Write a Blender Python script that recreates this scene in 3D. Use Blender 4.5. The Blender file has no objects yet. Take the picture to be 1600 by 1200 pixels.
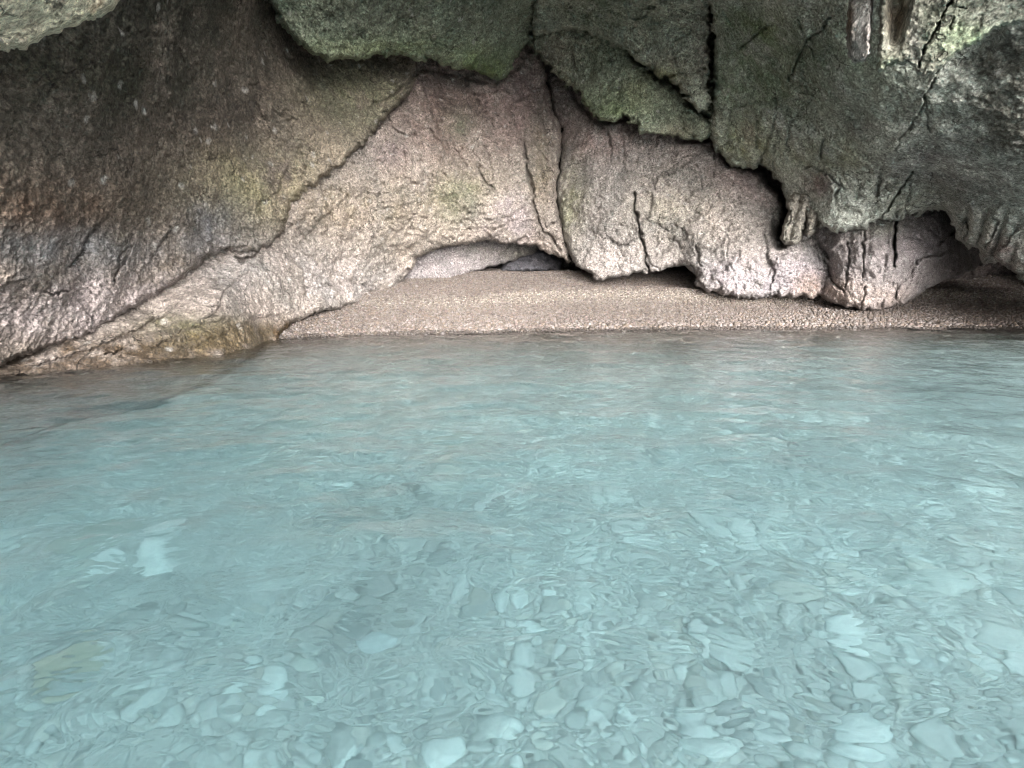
import bpy, math, random
import numpy as np

rng = np.random.default_rng(7)
SC = bpy.context.scene
COL = SC.collection

# ---------------------------------------------------------------- camera model
CAM_H, PITCH, FPX = 1.0, math.radians(12.0), 800.0
CP, SP = math.cos(PITCH), math.sin(PITCH)

def unproj(px, py, d):
    """photo pixel + distance along the view axis -> world point"""
    a = (np.asarray(px, float) - 800.0) / FPX
    b = (600.0 - np.asarray(py, float)) / FPX
    d = np.asarray(d, float)
    return np.stack([a * d, (CP + SP * b) * d, CAM_H + (-SP + CP * b) * d], -1)

# ---------------------------------------------------------------- noise
_P = rng.permutation(4096).astype(np.int64)
_G = rng.normal(size=(4096, 3)); _G /= np.linalg.norm(_G, axis=1, keepdims=True)

def perlin(p):
    p = np.asarray(p, float)
    i = np.floor(p).astype(np.int64); f = p - i
    u = f * f * f * (f * (f * 6 - 15) + 10)
    out = 0.0
    for dx in (0, 1):
        for dy in (0, 1):
            for dz in (0, 1):
                h = _P[(_P[(_P[(i[:, 0] + dx) & 4095] + i[:, 1] + dy) & 4095] + i[:, 2] + dz) & 4095]
                g = _G[h]
                dot = g[:, 0] * (f[:, 0] - dx) + g[:, 1] * (f[:, 1] - dy) + g[:, 2] * (f[:, 2] - dz)
                w = (u[:, 0] if dx else 1 - u[:, 0]) * (u[:, 1] if dy else 1 - u[:, 1]) * (u[:, 2] if dz else 1 - u[:, 2])
                out = out + dot * w
    return out * 1.6

def fbm(p, octv=4, gain=0.5, lac=2.03):
    o, a = 0.0, 1.0
    for k in range(octv):
        o = o + a * perlin(p + 17.3 * k); a *= gain; p = p * lac
    return o

def ridged(p, octv=3):
    o, a = 0.0, 1.0
    for k in range(octv):
        o = o + a * (np.abs(perlin(p + 9.1 * k)) - 0.25); a *= 0.5; p = p * 2.1
    return o

def facets(p):
    """broken planes: each cell of a jittered lattice is a tilted, offset plane"""
    i0 = np.floor(p).astype(np.int64); best = np.full(len(p), 1e9); val = np.zeros(len(p))
    for dx in (-1, 0, 1):
        for dy in (-1, 0, 1):
            for dz in (-1, 0, 1):
                c = i0 + np.array([dx, dy, dz])
                h = _P[(_P[(_P[c[:, 0] & 4095] + c[:, 1]) & 4095] + c[:, 2]) & 4095]
                r = p - (c + 0.5 + 0.42 * _G[h]); d = (r * r).sum(1)
                m = d < best
                best[m] = d[m]; g = _G[(h[m] * 7 + 3) & 4095]
                val[m] = 0.9 * (g * r[m]).sum(1) + 0.5 * _G[(h[m] + 11) & 4095, 0]
    return val

# ---------------------------------------------------------------- helpers
def mesh_from(name, co, faces4=None, faces3=None, smooth=True):
    me = bpy.data.meshes.new(name)
    co = np.asarray(co, np.float32)
    n4 = 0 if faces4 is None else len(faces4)
    n3 = 0 if faces3 is None else len(faces3)
    me.vertices.add(len(co)); me.vertices.foreach_set('co', co.ravel())
    loops = []
    if n4: loops.append(np.asarray(faces4, np.int32).ravel())
    if n3: loops.append(np.asarray(faces3, np.int32).ravel())
    loops = np.concatenate(loops)
    me.loops.add(len(loops)); me.loops.foreach_set('vertex_index', loops)
    starts = np.concatenate([np.arange(n4) * 4, n4 * 4 + np.arange(n3) * 3]).astype(np.int32)
    me.polygons.add(n4 + n3); me.polygons.foreach_set('loop_start', starts)
    me.polygons.foreach_set('use_smooth', np.full(n4 + n3, smooth))
    me.update(calc_edges=True); me.validate()
    return me

def link(name, me, mat=None, label=None, cat=None, group=None, kind=None, loc=None):
    o = bpy.data.objects.new(name, me); COL.objects.link(o)
    if mat is not None and not me.materials: me.materials.append(mat)
    if loc is not None: o.location = loc
    if label: o['label'] = label
    if cat: o['category'] = cat
    if group: o['group'] = group
    if kind: o['kind'] = kind
    return o

def set_attr(me, name, col):
    a = me.attributes.new(name, 'FLOAT_COLOR', 'POINT')
    c = np.ones((len(col), 4), np.float32); c[:, :3] = col
    a.data.foreach_set('color', c.ravel())

def seg_dist(px, py, poly, closed):
    """distance to a polyline, and which side of the nearest segment a point is on"""
    poly = np.asarray(poly, float)
    a = poly if closed else poly[:-1]
    b = np.roll(poly, -1, 0) if closed else poly[1:]
    best = np.full(px.shape, 1e9); side = np.zeros(px.shape)
    for (ax, ay), (bx, by) in zip(a, b):
        ex, ey = bx - ax, by - ay
        t = np.clip(((px - ax) * ex + (py - ay) * ey) / (ex * ex + ey * ey + 1e-9), 0, 1)
        dx, dy = px - ax - t * ex, py - ay - t * ey
        d = np.hypot(dx, dy); m = d < best
        best[m] = d[m]; side[m] = np.sign(ex * dy - ey * dx)[m]
    return best, side

def inside(px, py, poly):
    poly = np.asarray(poly, float); r = np.zeros(px.shape, bool)
    for (ax, ay), (bx, by) in zip(poly, np.roll(poly, -1, 0)):
        c = (ay > py) != (by > py)
        with np.errstate(divide='ignore', invalid='ignore'):
            xi = (bx - ax) * (py - ay) / (by - ay) + ax
        r ^= c & (px < xi)
    return r

def tps(ctrl):
    c = np.asarray(ctrl, float); P = c[:, :2] / 300.0; v = np.log(c[:, 2]); n = len(P)
    def U(r2): return r2 * np.log(r2 + 1e-9)
    r2 = ((P[:, None] - P[None]) ** 2).sum(-1)
    A = np.zeros((n + 3, n + 3)); A[:n, :n] = U(r2) + np.eye(n) * 0.02
    A[:n, n] = 1; A[:n, n + 1:] = P; A[n, :n] = 1; A[n + 1:, :n] = P.T
    s = np.linalg.solve(A, np.concatenate([v, [0, 0, 0]]))
    def f(x, y):
        q = np.stack([x, y], -1) / 300.0
        o = s[n] + q @ s[n + 1:]
        for k in range(n):
            o = o + s[k] * U(((q - P[k]) ** 2).sum(-1))
        return np.exp(np.clip(o, math.log(1.2), math.log(30)))
    return f

# ---------------------------------------------------------------- node helper
class NT:
    def __init__(s, mat): s.t = mat.node_tree; s.n = s.t.nodes; s.l = s.t.links
    def new(s, typ, ins=None, **kw):
        n = s.n.new(typ)
        for k, v in kw.items(): setattr(n, k, v)
        for k, v in (ins or {}).items():
            if hasattr(v, 'is_linked'): s.l.new(v, n.inputs[k])
            else: n.inputs[k].default_value = v
        return n
    def math(s, op, a, b=0.0, clamp=False):
        return s.new('ShaderNodeMath', {0: a, 1: b}, operation=op, use_clamp=clamp).outputs[0]
    def ramp(s, fac, stops, interp='LINEAR'):
        r = s.new('ShaderNodeValToRGB', {0: fac}); r.color_ramp.interpolation = interp
        e = r.color_ramp.elements
        while len(e) < len(stops): e.new(0.5)
        for k, (p, c) in enumerate(stops):
            e[k].position = p; e[k].color = (c, c, c, 1) if not hasattr(c, '__len__') else (*c, 1)
        return r.outputs[0]
    def mix(s, fac, a, b, blend='MIX'):
        m = s.new('ShaderNodeMix', data_type='RGBA', blend_type=blend)
        for k, v in ((0, fac), (6, a), (7, b)):
            if hasattr(v, 'is_linked'): s.l.new(v, m.inputs[k])
            else: m.inputs[k].default_value = v if k == 0 or len(v) == 4 else (*v, 1)
        return m.outputs[2]
    def noise(s, vec, scale, detail=4, rough=0.55, dist=0.0):
        return s.new('ShaderNodeTexNoise', {'Vector': vec, 'Scale': scale, 'Detail': detail, 'Roughness': rough, 'Distortion': dist}).outputs[0]
    def voro(s, vec, scale, feature='F1', rnd=1.0):
        return s.new('ShaderNodeTexVoronoi', {'Vector': vec, 'Scale': scale, 'Randomness': rnd}, feature=feature)

def newmat(name):
    m = bpy.data.materials.new(name); m.use_nodes = True
    m.node_tree.nodes.clear()
    return m

def rock_material(name, wet=0.0, grain=1.0, speck=1.0):
    m = newmat(name); n = NT(m)
    pos = n.new('ShaderNodeNewGeometry').outputs['Position']
    warp = n.new('ShaderNodeTexNoise', {'Vector': pos, 'Scale': 9.0, 'Detail': 3})
    wv = n.new('ShaderNodeVectorMath', {0: warp.outputs['Color'], 1: (0.06, 0.06, 0.06)}, operation='MULTIPLY').outputs[0]
    p2 = n.new('ShaderNodeVectorMath', {0: pos, 1: wv}, operation='ADD').outputs[0]
    tint = n.new('ShaderNodeAttribute', attribute_name='tint').outputs['Color']
    big = n.noise(pos, 0.9, 5, 0.6, 0.6)
    mid = n.noise(p2, 6.0, 6, 0.65)
    fine = n.noise(p2, 32.0 * grain, 4, 0.7)
    vf = n.noise(p2, 85.0 * grain, 3, 0.7)
    clast = n.voro(p2, 26.0 * grain)
    clast2 = n.voro(p2, 7.0 * grain)
    c = n.mix(n.ramp(big, [(0.3, 0.0), (0.7, 1.0)]), n.mix(1.0, tint, (0.72, 0.74, 0.72), 'MULTIPLY'), n.mix(1.0, tint, (1.22, 1.17, 1.12), 'MULTIPLY'))
    c = n.mix(n.math('MULTIPLY', n.ramp(mid, [(0.42, 0.0), (0.68, 1.0)]), 0.5), c, n.mix(1.0, c, (0.62, 0.6, 0.58), 'MULTIPLY'))
    # per-clast shade and pale fragments
    cv = n.new('ShaderNodeSeparateColor', {0: clast.outputs['Color']}).outputs[0]
    c = n.mix(0.55 * speck, c, n.mix(1.0, c, n.ramp(cv, [(0.0, 0.45), (0.5, 0.95), (1.0, 1.6)]), 'MULTIPLY'))
    cv2 = n.new('ShaderNodeSeparateColor', {0: clast2.outputs['Color']}).outputs[1]
    pale = n.math('MULTIPLY', n.ramp(cv2, [(0.91, 0.0), (0.93, 1.0)]), n.ramp(clast2.outputs['Distance'], [(0.2, 1.0), (0.42, 0.0)]))
    c = n.mix(n.math('MULTIPLY', pale, 0.4), c, (0.42, 0.41, 0.39))
    # fine grain, dark pits
    c = n.mix(0.9, c, n.mix(1.0, c, n.ramp(fine, [(0.36, 0.48), (0.5, 0.97), (0.64, 1.6)]), 'MULTIPLY'))
    c = n.mix(0.6, c, n.mix(1.0, c, n.ramp(vf, [(0.36, 0.45), (0.64, 1.55)]), 'MULTIPLY'))
    pit = n.ramp(fine, [(0.33, 1.0), (0.40, 0.0)])
    c = n.mix(n.math('MULTIPLY', pit, 0.6), c, (0.03, 0.028, 0.025))
    # hairline fissures
    wv3 = n.new('ShaderNodeVectorMath', {0: n.new('ShaderNodeTexNoise', {'Vector': pos, 'Scale': 3.0, 'Detail': 4}).outputs['Color'], 1: (0.5, 0.5, 0.5)}, operation='MULTIPLY').outputs[0]
    p3 = n.new('ShaderNodeMapping', {'Vector': n.new('ShaderNodeVectorMath', {0: pos, 1: wv3}, operation='ADD').outputs[0], 'Scale': (1.5, 1.5, 0.8)}).outputs[0]
    ed = n.new('ShaderNodeTexVoronoi', {'Vector': p3, 'Scale': 1.3}, feature='DISTANCE_TO_EDGE').outputs['Distance']
    fis = n.math('MULTIPLY', n.ramp(ed, [(0.004, 1.0), (0.016, 0.0)]), n.ramp(n.noise(pos, 1.3, 3, 0.6), [(0.52, 0.0), (0.58, 1.0)]))
    c = n.mix(n.math('MULTIPLY', fis, 0.7), c, (0.02, 0.018, 0.016))
    h = n.math('SUBTRACT', n.math('MULTIPLY', mid, 0.06), n.math('MULTIPLY', fis, 0.03))
    h = n.math('ADD', h, n.math('MULTIPLY', fine, 0.03))
    h = n.math('ADD', h, n.math('MULTIPLY', vf, 0.007))
    h = n.math('ADD', h, n.math('MULTIPLY', clast.outputs['Distance'], 0.016))
    b = n.new('ShaderNodeBump', {'Height': h, 'Strength': 0.9, 'Distance': 1.0}).outputs[0]
    bs = n.new('ShaderNodeBsdfPrincipled', {'Base Color': c, 'Roughness': 0.9 - 0.5 * wet, 'Specular IOR Level': 0.25 + 0.25 * wet, 'Normal': b})
    out = n.new('ShaderNodeOutputMaterial', {0: bs.outputs[0]})
    return m

MROCK = rock_material('limestone')
MROCK_S = rock_material('smooth_limestone', grain=1.25, speck=0.6)
MWET = rock_material('wet_limestone', wet=0.6)

# ---------------------------------------------------------------- rocks
def axis(lo, hi, flo, fhi, fine, coarse):
    a = [np.arange(flo, fhi + 0.1, fine)]
    if lo < flo: a.insert(0, np.arange(lo, flo - fine, coarse))
    if hi > fhi: a.append(np.arange(fhi + coarse, hi + coarse, coarse))
    return np.concatenate(a)

def rock(name, outline, ctrl, label, cat='rock', mat=None, base=(0.3, 0.28, 0.25), tints=(), cracks=(), curl=0.6, curl_px=26,
         jag=3.0, jag_px=14.0, amp=1.0, thick=1.2, fine=1.6, seed=0, rough=1.0, flute=None, auto=()):
    outline = np.asarray(outline, float)
    x0, y0 = outline.min(0) - 12; x1, y1 = outline.max(0) + 12
    ax = axis(x0, x1, max(x0, -30), min(x1, 1630), fine, 14.0)
    ay = axis(y0, y1, max(y0, -30), min(y1, 640), fine, 14.0)
    X, Y = np.meshgrid(ax, ay); sh = X.shape
    x, y = X.ravel(), Y.ravel()
    d, _ = seg_dist(x, y, outline, True)
    ins = inside(x, y, outline)
    sd = np.where(ins, d, -d)
    q = np.stack([x / jag_px, y / jag_px, np.full(x.shape, seed * 3.7)], -1)
    sd = sd + jag * (fbm(q, 3, 0.6) + 0.8 * np.abs(perlin(q * 0.5 + 40)))
    SD = sd.reshape(sh)
    gy, gx = np.gradient(SD, ay, ax)
    # pull the outermost ring of vertices onto the edge
    keep = SD > 0
    k = keep.copy(); k[1:] |= keep[:-1]; k[:-1] |= keep[1:]; k[:, 1:] |= keep[:, :-1]; k[:, :-1] |= keep[:, 1:]
    g2 = gx ** 2 + gy ** 2 + 1e-6
    ring = k & ~keep
    lim = np.maximum(fine, np.minimum(14, np.abs(SD)))
    mx = np.where(ring, np.clip(-SD * gx / g2, -lim, lim), 0); my = np.where(ring, np.clip(-SD * gy / g2, -lim, lim), 0)
    X, Y = X + mx, Y + my
    idx = -np.ones(sh, np.int64); idx[k] = np.arange(k.sum())
    x, y = X[k], Y[k]; sdv = np.maximum(SD[k], 0); sdv[ring[k]] = 0
    dep = tps(ctrl)(x, y)
    P0 = unproj(x, y, dep)
    # large to small relief, in metres
    s3 = seed * 11.0
    rel = 0.20 * fbm(P0 * 0.55, 3) + 0.07 * ridged(P0 * 1.5, 3) + 0.05 * fbm(P0 * 3.2, 3, 0.6)
    rel = rel + rough * (0.06 * ridged(P0 * 5.5 + s3, 4) + 0.03 * fbm(P0 * 16.0 + s3, 3, 0.7))
    Pw = P0 @ np.array([[0.8, 0.1, -0.59], [0.0, 1.0, 0.0], [0.6, 0.0, 0.8]]) * np.array([0.75, 1.0, 1.25])
    Pw = Pw + 0.16 * np.stack([fbm(P0 * 2.2 + 5, 3), fbm(P0 * 2.2 + 55, 3), fbm(P0 * 2.2 + 95, 3)], -1)
    rel = rel + rough * (0.085 * facets(Pw * 1.25) + 0.035 * facets(Pw * 3.4 + 7)) + 0.011 * np.clip(dep / 9.0, 0.35, 1) * fbm(P0 * 42.0 + s3, 2, 0.7)
    dep = dep + amp * rel * np.clip(dep / 8.0, 0.3, 1.2)
    jx = x + 3.5 * fbm(np.stack([x / 13, y / 13, np.full(x.shape, 5.0 + seed)], -1), 3, 0.6)
    jy = y + 3.5 * fbm(np.stack([x / 13, y / 13, np.full(x.shape, 25.0 + seed)], -1), 3, 0.6)
    wn_ = np.abs(perlin(np.stack([x / 30, y / 30, np.full(x.shape, 77.0 + seed)], -1)))
    rr = np.random.default_rng(seed + 50)
    cracks = list(cracks)
    for (cx0, cy0, cx1, cy1, num, ang, spread) in auto:        # short natural fissures and chipped ledges
        for _ in range((num + 2) // 3):
            ln = rr.uniform(22, 80); a = math.radians(ang + rr.normal(0, spread)); qx, qy = rr.uniform(cx0, cx1), rr.uniform(cy0, cy1)
            pl = [(qx, qy)]
            for _s in range(4):
                a += rr.normal(0, 0.22); qx += math.cos(a) * ln / 4; qy += math.sin(a) * ln / 4; pl.append((qx, qy))
            cracks.append((pl, rr.uniform(1.8, 2.8), rr.uniform(.05, .14), rr.choice([-1, 1]) * rr.uniform(0.0, .10), rr.uniform(8, 22)))
    for cr in cracks:
        poly, w, cd = cr[0], cr[1], cr[2]
        step, L = (cr[3], cr[4]) if len(cr) > 3 else (0.0, 1.0)
        pb = np.asarray(poly, float); ext = 60 + 2 * L
        near = (x > pb[:, 0].min() - ext) & (x < pb[:, 0].max() + ext) & (y > pb[:, 1].min() - ext) & (y < pb[:, 1].max() + ext)
        dd, side = np.full(x.shape, 1e3), np.zeros(x.shape)
        if near.any(): dd[near], side[near] = seg_dist(jx[near], jy[near], poly, False)
        wv = w * 0.5 * (0.6 + 1.4 * wn_)
        dep = dep + cd * np.exp(-(dd / wv) ** 2)
        if step: dep = dep - step * np.exp(-dd / L) * (side > 0)
    if flute is not None: dep = dep + flute(x, y)
    t = np.clip(sdv / (0.6 * curl_px), 0, 1)
    dep = dep + curl * (1 - np.sqrt(np.clip(1 - (1 - t) ** 2, 0, 1)))
    front = unproj(x, y, dep)
    nf = len(front)
    a, b_, c, d_ = idx[:-1, :-1], idx[:-1, 1:], idx[1:, 1:], idx[1:, :-1]
    ok = (a >= 0) & (b_ >= 0) & (c >= 0) & (d_ >= 0)
    F = np.stack([a[ok], d_[ok], c[ok], b_[ok]], -1)
    # boundary edges -> side skirt and a back
    e = np.concatenate([F[:, [0, 1]], F[:, [1, 2]], F[:, [2, 3]], F[:, [3, 0]]])
    key = e.min(1) * nf + e.max(1)
    u, inv, cnt = np.unique(key, return_inverse=True, return_counts=True)
    be = e[cnt[inv] == 1]
    bv = np.unique(be)
    # three rings going back, each a little further in from the outline, then the back surface
    gxv, gyv = (gx / np.sqrt(g2))[k], (gy / np.sqrt(g2))[k]
    cx, cy = x + gxv * 10, y + gyv * 10
    back = unproj(x, y, dep + thick)
    mapb = np.zeros(nf, np.int64); mapb[bv] = np.arange(len(bv))
    r1 = unproj(x[bv] + gxv[bv] * 2, y[bv] + gyv[bv] * 2, dep[bv] + thick * 0.15)
    r2 = unproj(x[bv] + gxv[bv] * 6, y[bv] + gyv[bv] * 6, dep[bv] + thick * 0.5)
    nb = len(bv); o1, o2, o3 = nf, nf + nb, nf + 2 * nb
    co = np.concatenate([front, r1, r2, back])
    m0, m1 = be[:, 0], be[:, 1]
    S = [np.stack([m1, m0, mapb[m0] + o1, mapb[m1] + o1], -1),
         np.stack([mapb[m1] + o1, mapb[m0] + o1, mapb[m0] + o2, mapb[m1] + o2], -1),
         np.stack([mapb[m1] + o2, mapb[m0] + o2, m0 + o3, m1 + o3], -1)]
    F4 = np.concatenate([F] + S + [F[:, ::-1] + o3])
    # mineral / algae colouring of the stone, plus shade painted in by some tints
    col = np.tile(np.asarray(base, float), (len(co), 1))
    def paint(xx, yy, pts):
        cc = np.tile(np.asarray(base, float), (len(xx), 1))
        wn = fbm(pts * 1.3 + 3.0 + seed, 4, 0.6); wn2 = fbm(pts * 5.0 + 31.0, 3, 0.6)
        for (tx, ty, rx, ry, tc, s) in tints:
            r = ((xx - tx) / rx) ** 2 + ((yy - ty) / ry) ** 2
            w = np.clip(s * np.exp(-r) * (1 + 0.7 * wn + 0.5 * wn2), 0, 1)[:, None]
            cc = cc * (1 - w) + np.asarray(tc) * w
        return cc
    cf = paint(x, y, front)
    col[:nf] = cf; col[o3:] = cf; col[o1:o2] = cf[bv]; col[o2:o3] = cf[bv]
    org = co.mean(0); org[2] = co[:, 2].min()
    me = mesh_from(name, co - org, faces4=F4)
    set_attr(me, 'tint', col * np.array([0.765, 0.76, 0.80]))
    return link(name, me, mat or MROCK, label, cat, loc=org)

GREEN = (0.19, 0.26, 0.175); DGREEN = (0.155, 0.20, 0.145); YGREEN = (0.29, 0.32, 0.19)
PALE = (0.40, 0.375, 0.355); WARM = (0.36, 0.315, 0.25); PINK = (0.31, 0.24, 0.225); LAV = (0.37, 0.345, 0.36)
OCHRE = (0.085, 0.056, 0.027); BROWN = (0.15, 0.095, 0.055); GREY = (0.27, 0.26, 0.245); MAUVE = (0.20, 0.155, 0.15)

# -- left wall
rock('rock_mass',
     [(-500, 560), (0, 575), (35, 559), (105, 538), (157, 517), (203, 487), (241, 465), (287, 435), (318, 412), (345, 392), (385, 398), (418, 388),
      (434, 372), (451, 339), (465, 308), (494, 287), (522, 266), (547, 248), (561, 231), (582, 210), (592, 194), (613, 176), (641, 140), (650, 112),
      (660, 40), (660, -300), (600, -800), (-500, -800)],
     [(-500, 300, 2.9), (-500, 560, 3.2), (0, 560, 5.2), (0, 400, 4.7), (0, 200, 4.3), (0, 50, 4.0), (150, 100, 4.9), (150, 300, 5.5), (157, 517, 6.2),
      (300, 60, 6.3), (300, 250, 6.7), (300, 400, 7.2), (430, 360, 8.3), (450, 150, 8.5), (540, 240, 9.3), (640, 130, 10.6), (480, 40, 9.0), (600, 20, 10.4),
      (600, -300, 5.0), (300, -300, 4.2), (0, -400, 3.2), (-400, -400, 2.4), (300, -800, 2.9), (0, -800, 2.6)],
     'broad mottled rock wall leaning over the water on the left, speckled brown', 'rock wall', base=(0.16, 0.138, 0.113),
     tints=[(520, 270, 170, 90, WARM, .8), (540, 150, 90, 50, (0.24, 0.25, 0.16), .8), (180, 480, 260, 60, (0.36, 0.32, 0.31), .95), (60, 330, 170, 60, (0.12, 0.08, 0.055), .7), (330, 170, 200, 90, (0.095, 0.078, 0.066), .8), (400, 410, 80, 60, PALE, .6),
            (400, 300, 120, 60, (0.27, 0.25, 0.15), .7), (120, 390, 200, 35, (0.24, 0.245, 0.25), .6), (120, 120, 220, 80, (0.06, 0.06, 0.043), .9), (250, 20, 250, 70, (0.048, 0.048, 0.036), .9), (330, 350, 60, 50, (0.20, 0.20, 0.215), .5)],  # dark upper tints: brown lichen plus the overhang's shade painted in
     cracks=[([(585, 163), (610, 152), (650, 118)], 4, .12, .25, 30), ([(290, 345), (330, 385), (350, 390)], 4, .05), ([(408, 330), (408, 370), (390, 372)], 3, .06)],
     auto=[(0, 380, 420, 540, 22, -25, 25), (350, 60, 640, 330, 16, -40, 30)], rough=0.75, jag=5, curl=0.5, curl_px=20, seed=1, amp=0.9)

# -- wet ledge at the left waterline, with an underwater shelf added as dark reflection
rock('rock_ledge',
     [(-400, 560), (0, 562), (100, 520), (200, 470), (270, 425), (318, 390), (345, 372), (385, 375), (430, 380), (470, 420), (478, 455), (462, 490), (436, 520), (424, 545),
      (400, 585), (330, 690), (190, 770), (0, 870), (-400, 940)],
     [(-400, 600, 3.6), (0, 560, 5.6), (0, 590, 5.25), (0, 660, 4.9), (0, 740, 4.5), (0, 865, 4.0), (157, 540, 6.0), (170, 578, 5.75), (170, 630, 5.5), (190, 690, 5.15), (190, 765, 4.85), (330, 685, 5.7), (400, 580, 7.0), (203, 487, 6.7), (287, 435, 7.4), (330, 558, 6.55), (330, 630, 6.2), (350, 395, 8.0),
      (350, 480, 7.1), (425, 540, 7.95), (470, 450, 8.95), (430, 383, 8.75), (420, 460, 8.25), (462, 490, 8.8), (436, 520, 8.3), (478, 455, 9.05)],
     'low wet ledge stained brown and ochre along the left waterline', 'rock ledge', mat=MWET, base=(0.32, 0.285, 0.255),
     tints=[(150, 562, 280, 34, OCHRE, 1.4), (330, 535, 110, 24, (0.09, 0.067, 0.032), 1.0), (80, 570, 190, 32, (0.05, 0.032, 0.02), 1.0), (290, 505, 70, 16, (0.09, 0.085, 0.04), .8), (370, 420, 70, 40, PALE, .7), (390, 520, 60, 18, (0.11, 0.085, 0.048), .9), (150, 680, 300, 80, (0.08, 0.07, 0.05), 1.0), (0, 610, 120, 40, (0.06, 0.045, 0.03), 1.0), (60, 800, 260, 110, (0.46, 0.45, 0.43), 1.3), (300, 690, 130, 60, (0.46, 0.45, 0.43), 1.3)],  # tints below the waterline paint in the wall's shade and dark reflection
     cracks=[([(385, 428), (350, 455), (340, 490), (322, 498)], 3, .10), ([(368, 402), (380, 406), (398, 399)], 5, .35), ([(330, 437), (338, 438)], 3, .15),
             ([(240, 545), (290, 515), (340, 500), (390, 490)], 4, .08, .10, 18), ([(60, 570), (150, 545), (215, 515), (260, 490)], 5, .10, .12, 20), ([(420, 470), (380, 510), (300, 545)], 3, .06)],
     auto=[(60, 420, 450, 560, 30, -28, 22)], rough=0.75, curl=0.05, curl_px=12, seed=2, amp=0.8)

# -- back wall, left half
rock('rock_mass',
     [(428, 542), (452, 508), (487, 490), (522, 484), (568, 468), (585, 452), (600, 456), (622, 450), (627, 441), (645, 420), (652, 402), (680, 389), (729, 381), (764, 374),
      (778, 381), (809, 381), (837, 381), (848, 392), (865, 396), (880, 403), (891, 409), (888, 396), (882, 372), (875, 341), (870, 316), (869, 286), (876, 247), (878, 203), (869, 187), (858, 151),
      (851, 110), (850, 40), (600, 30), (560, 160), (500, 240), (440, 300), (410, 380), (415, 430), (440, 470), (425, 520)],
     [(430, 530, 7.9), (440, 470, 8.6), (440, 380, 8.9), (460, 310, 8.8), (487, 488, 9.2), (568, 468, 10.6), (627, 440, 11.8), (540, 400, 10.0), (560, 280, 9.8), (600, 180, 10.6), (660, 100, 11.6), (760, 60, 12.5), (850, 60, 13.1),
      (760, 170, 12.2), (680, 250, 11.2), (650, 350, 11.2), (729, 378, 12.4), (800, 330, 12.2), (850, 390, 13.3), (880, 400, 13.0), (840, 250, 12.7), (860, 150, 13.3)],
     'pinkish buff back wall section between the left wall and the tall vertical crack', 'rock wall', base=(0.38, 0.34, 0.30),
     tints=[(760, 150, 130, 75, PINK, 1.0), (700, 200, 80, 90, (0.25, 0.19, 0.165), .7), (735, 310, 70, 45, (0.24, 0.25, 0.15), .7), (520, 440, 140, 50, PALE, .9), (800, 340, 60, 50, (0.37, 0.33, 0.325), .9), (440, 520, 40, 25, OCHRE, .9),
            (640, 385, 70, 30, (0.40, 0.36, 0.31), .8), (720, 195, 26, 26, (0.17, 0.18, 0.13), .8), (730, 125, 30, 14, (0.27, 0.25, 0.22), .7), (845, 270, 20, 90, (0.27, 0.235, 0.17), .6), (560, 320, 100, 50, (0.30, 0.26, 0.19), .6), (600, 235, 40, 30, (0.24, 0.2, 0.2), .5)],
     cracks=[([(655, 108), (700, 113), (770, 132), (800, 112), (822, 85)], 8, .2), ([(820, 224), (822, 258), (833, 300), (836, 330), (842, 350), (860, 372), (878, 396)], 4, .40, .16, 30), ([(712, 105), (722, 135), (735, 148)], 3, .14), ([(748, 265), (758, 285), (770, 295)], 4, .28, .1, 14),
             ([(650, 115), (668, 150), (680, 195), (700, 230), (715, 260)], 3, .10, .14, 30), ([(735, 150), (780, 143)], 2.5, .10), ([(780, 180), (840, 140)], 4, .02, .16, 40), ([(820, 224), (840, 215), (862, 185)], 3, .08),
             ([(560, 380), (585, 370), (580, 410), (560, 425)], 3, .06), ([(500, 300), (520, 340), (505, 370)], 3, .10), ([(470, 395), (490, 400), (505, 425), (500, 445), (540, 455)], 3, .10), ([(600, 345), (650, 335), (670, 345)], 3, .08),
             ([(700, 330), (730, 345), (760, 360)], 3, .06), ([(655, 240), (668, 285), (660, 310)], 2.5, .05), ([(520, 420), (550, 442), (585, 448)], 3, .14), ([(765, 120), (775, 130), (800, 125)], 3, .08)],
     auto=[(440, 300, 860, 470, 45, -20, 50), (600, 110, 860, 300, 24, 70, 40), (440, 400, 660, 500, 24, -30, 30)], curl=0.35, curl_px=18, seed=3)

# -- pale inner ledge below it
rock('rock_ledge',
     [(420, 545), (436, 533), (470, 524), (482, 519), (522, 491), (575, 471), (627, 446), (660, 440), (675, 434), (700, 438), (725, 431), (750, 423), (772, 416), (800, 408), (830, 396), (848, 385),
      (850, 340), (700, 330), (640, 370), (560, 420), (440, 480)],
     [(436, 533, 8.6), (482, 519, 9.6), (522, 491, 10.6), (575, 471, 11.4), (627, 446, 12.4), (700, 436, 12.9), (772, 416, 14.2), (840, 390, 15.0), (700, 395, 13.4), (780, 385, 14.0), (640, 420, 12.7), (560, 450, 11.3), (850, 340, 14.6), (700, 330, 13.0), (440, 480, 8.9)],
     'pale lavender ledge resting on the pebbles under the back wall', 'rock ledge', base=(0.31, 0.29, 0.29),
     tints=[(450, 525, 50, 20, (0.44, 0.38, 0.39), .8), (790, 390, 60, 20, (0.30, 0.29, 0.25), .6)],
     cracks=[([(690, 405), (720, 400), (760, 405)], 3, .06), ([(762, 385), (768, 410)], 2.5, .1), ([(800, 380), (815, 395)], 2.5, .06)], auto=[(640, 385, 840, 440, 10, -10, 40)], curl=0.25, curl_px=10, seed=4, amp=0.6, thick=2.0)

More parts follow.
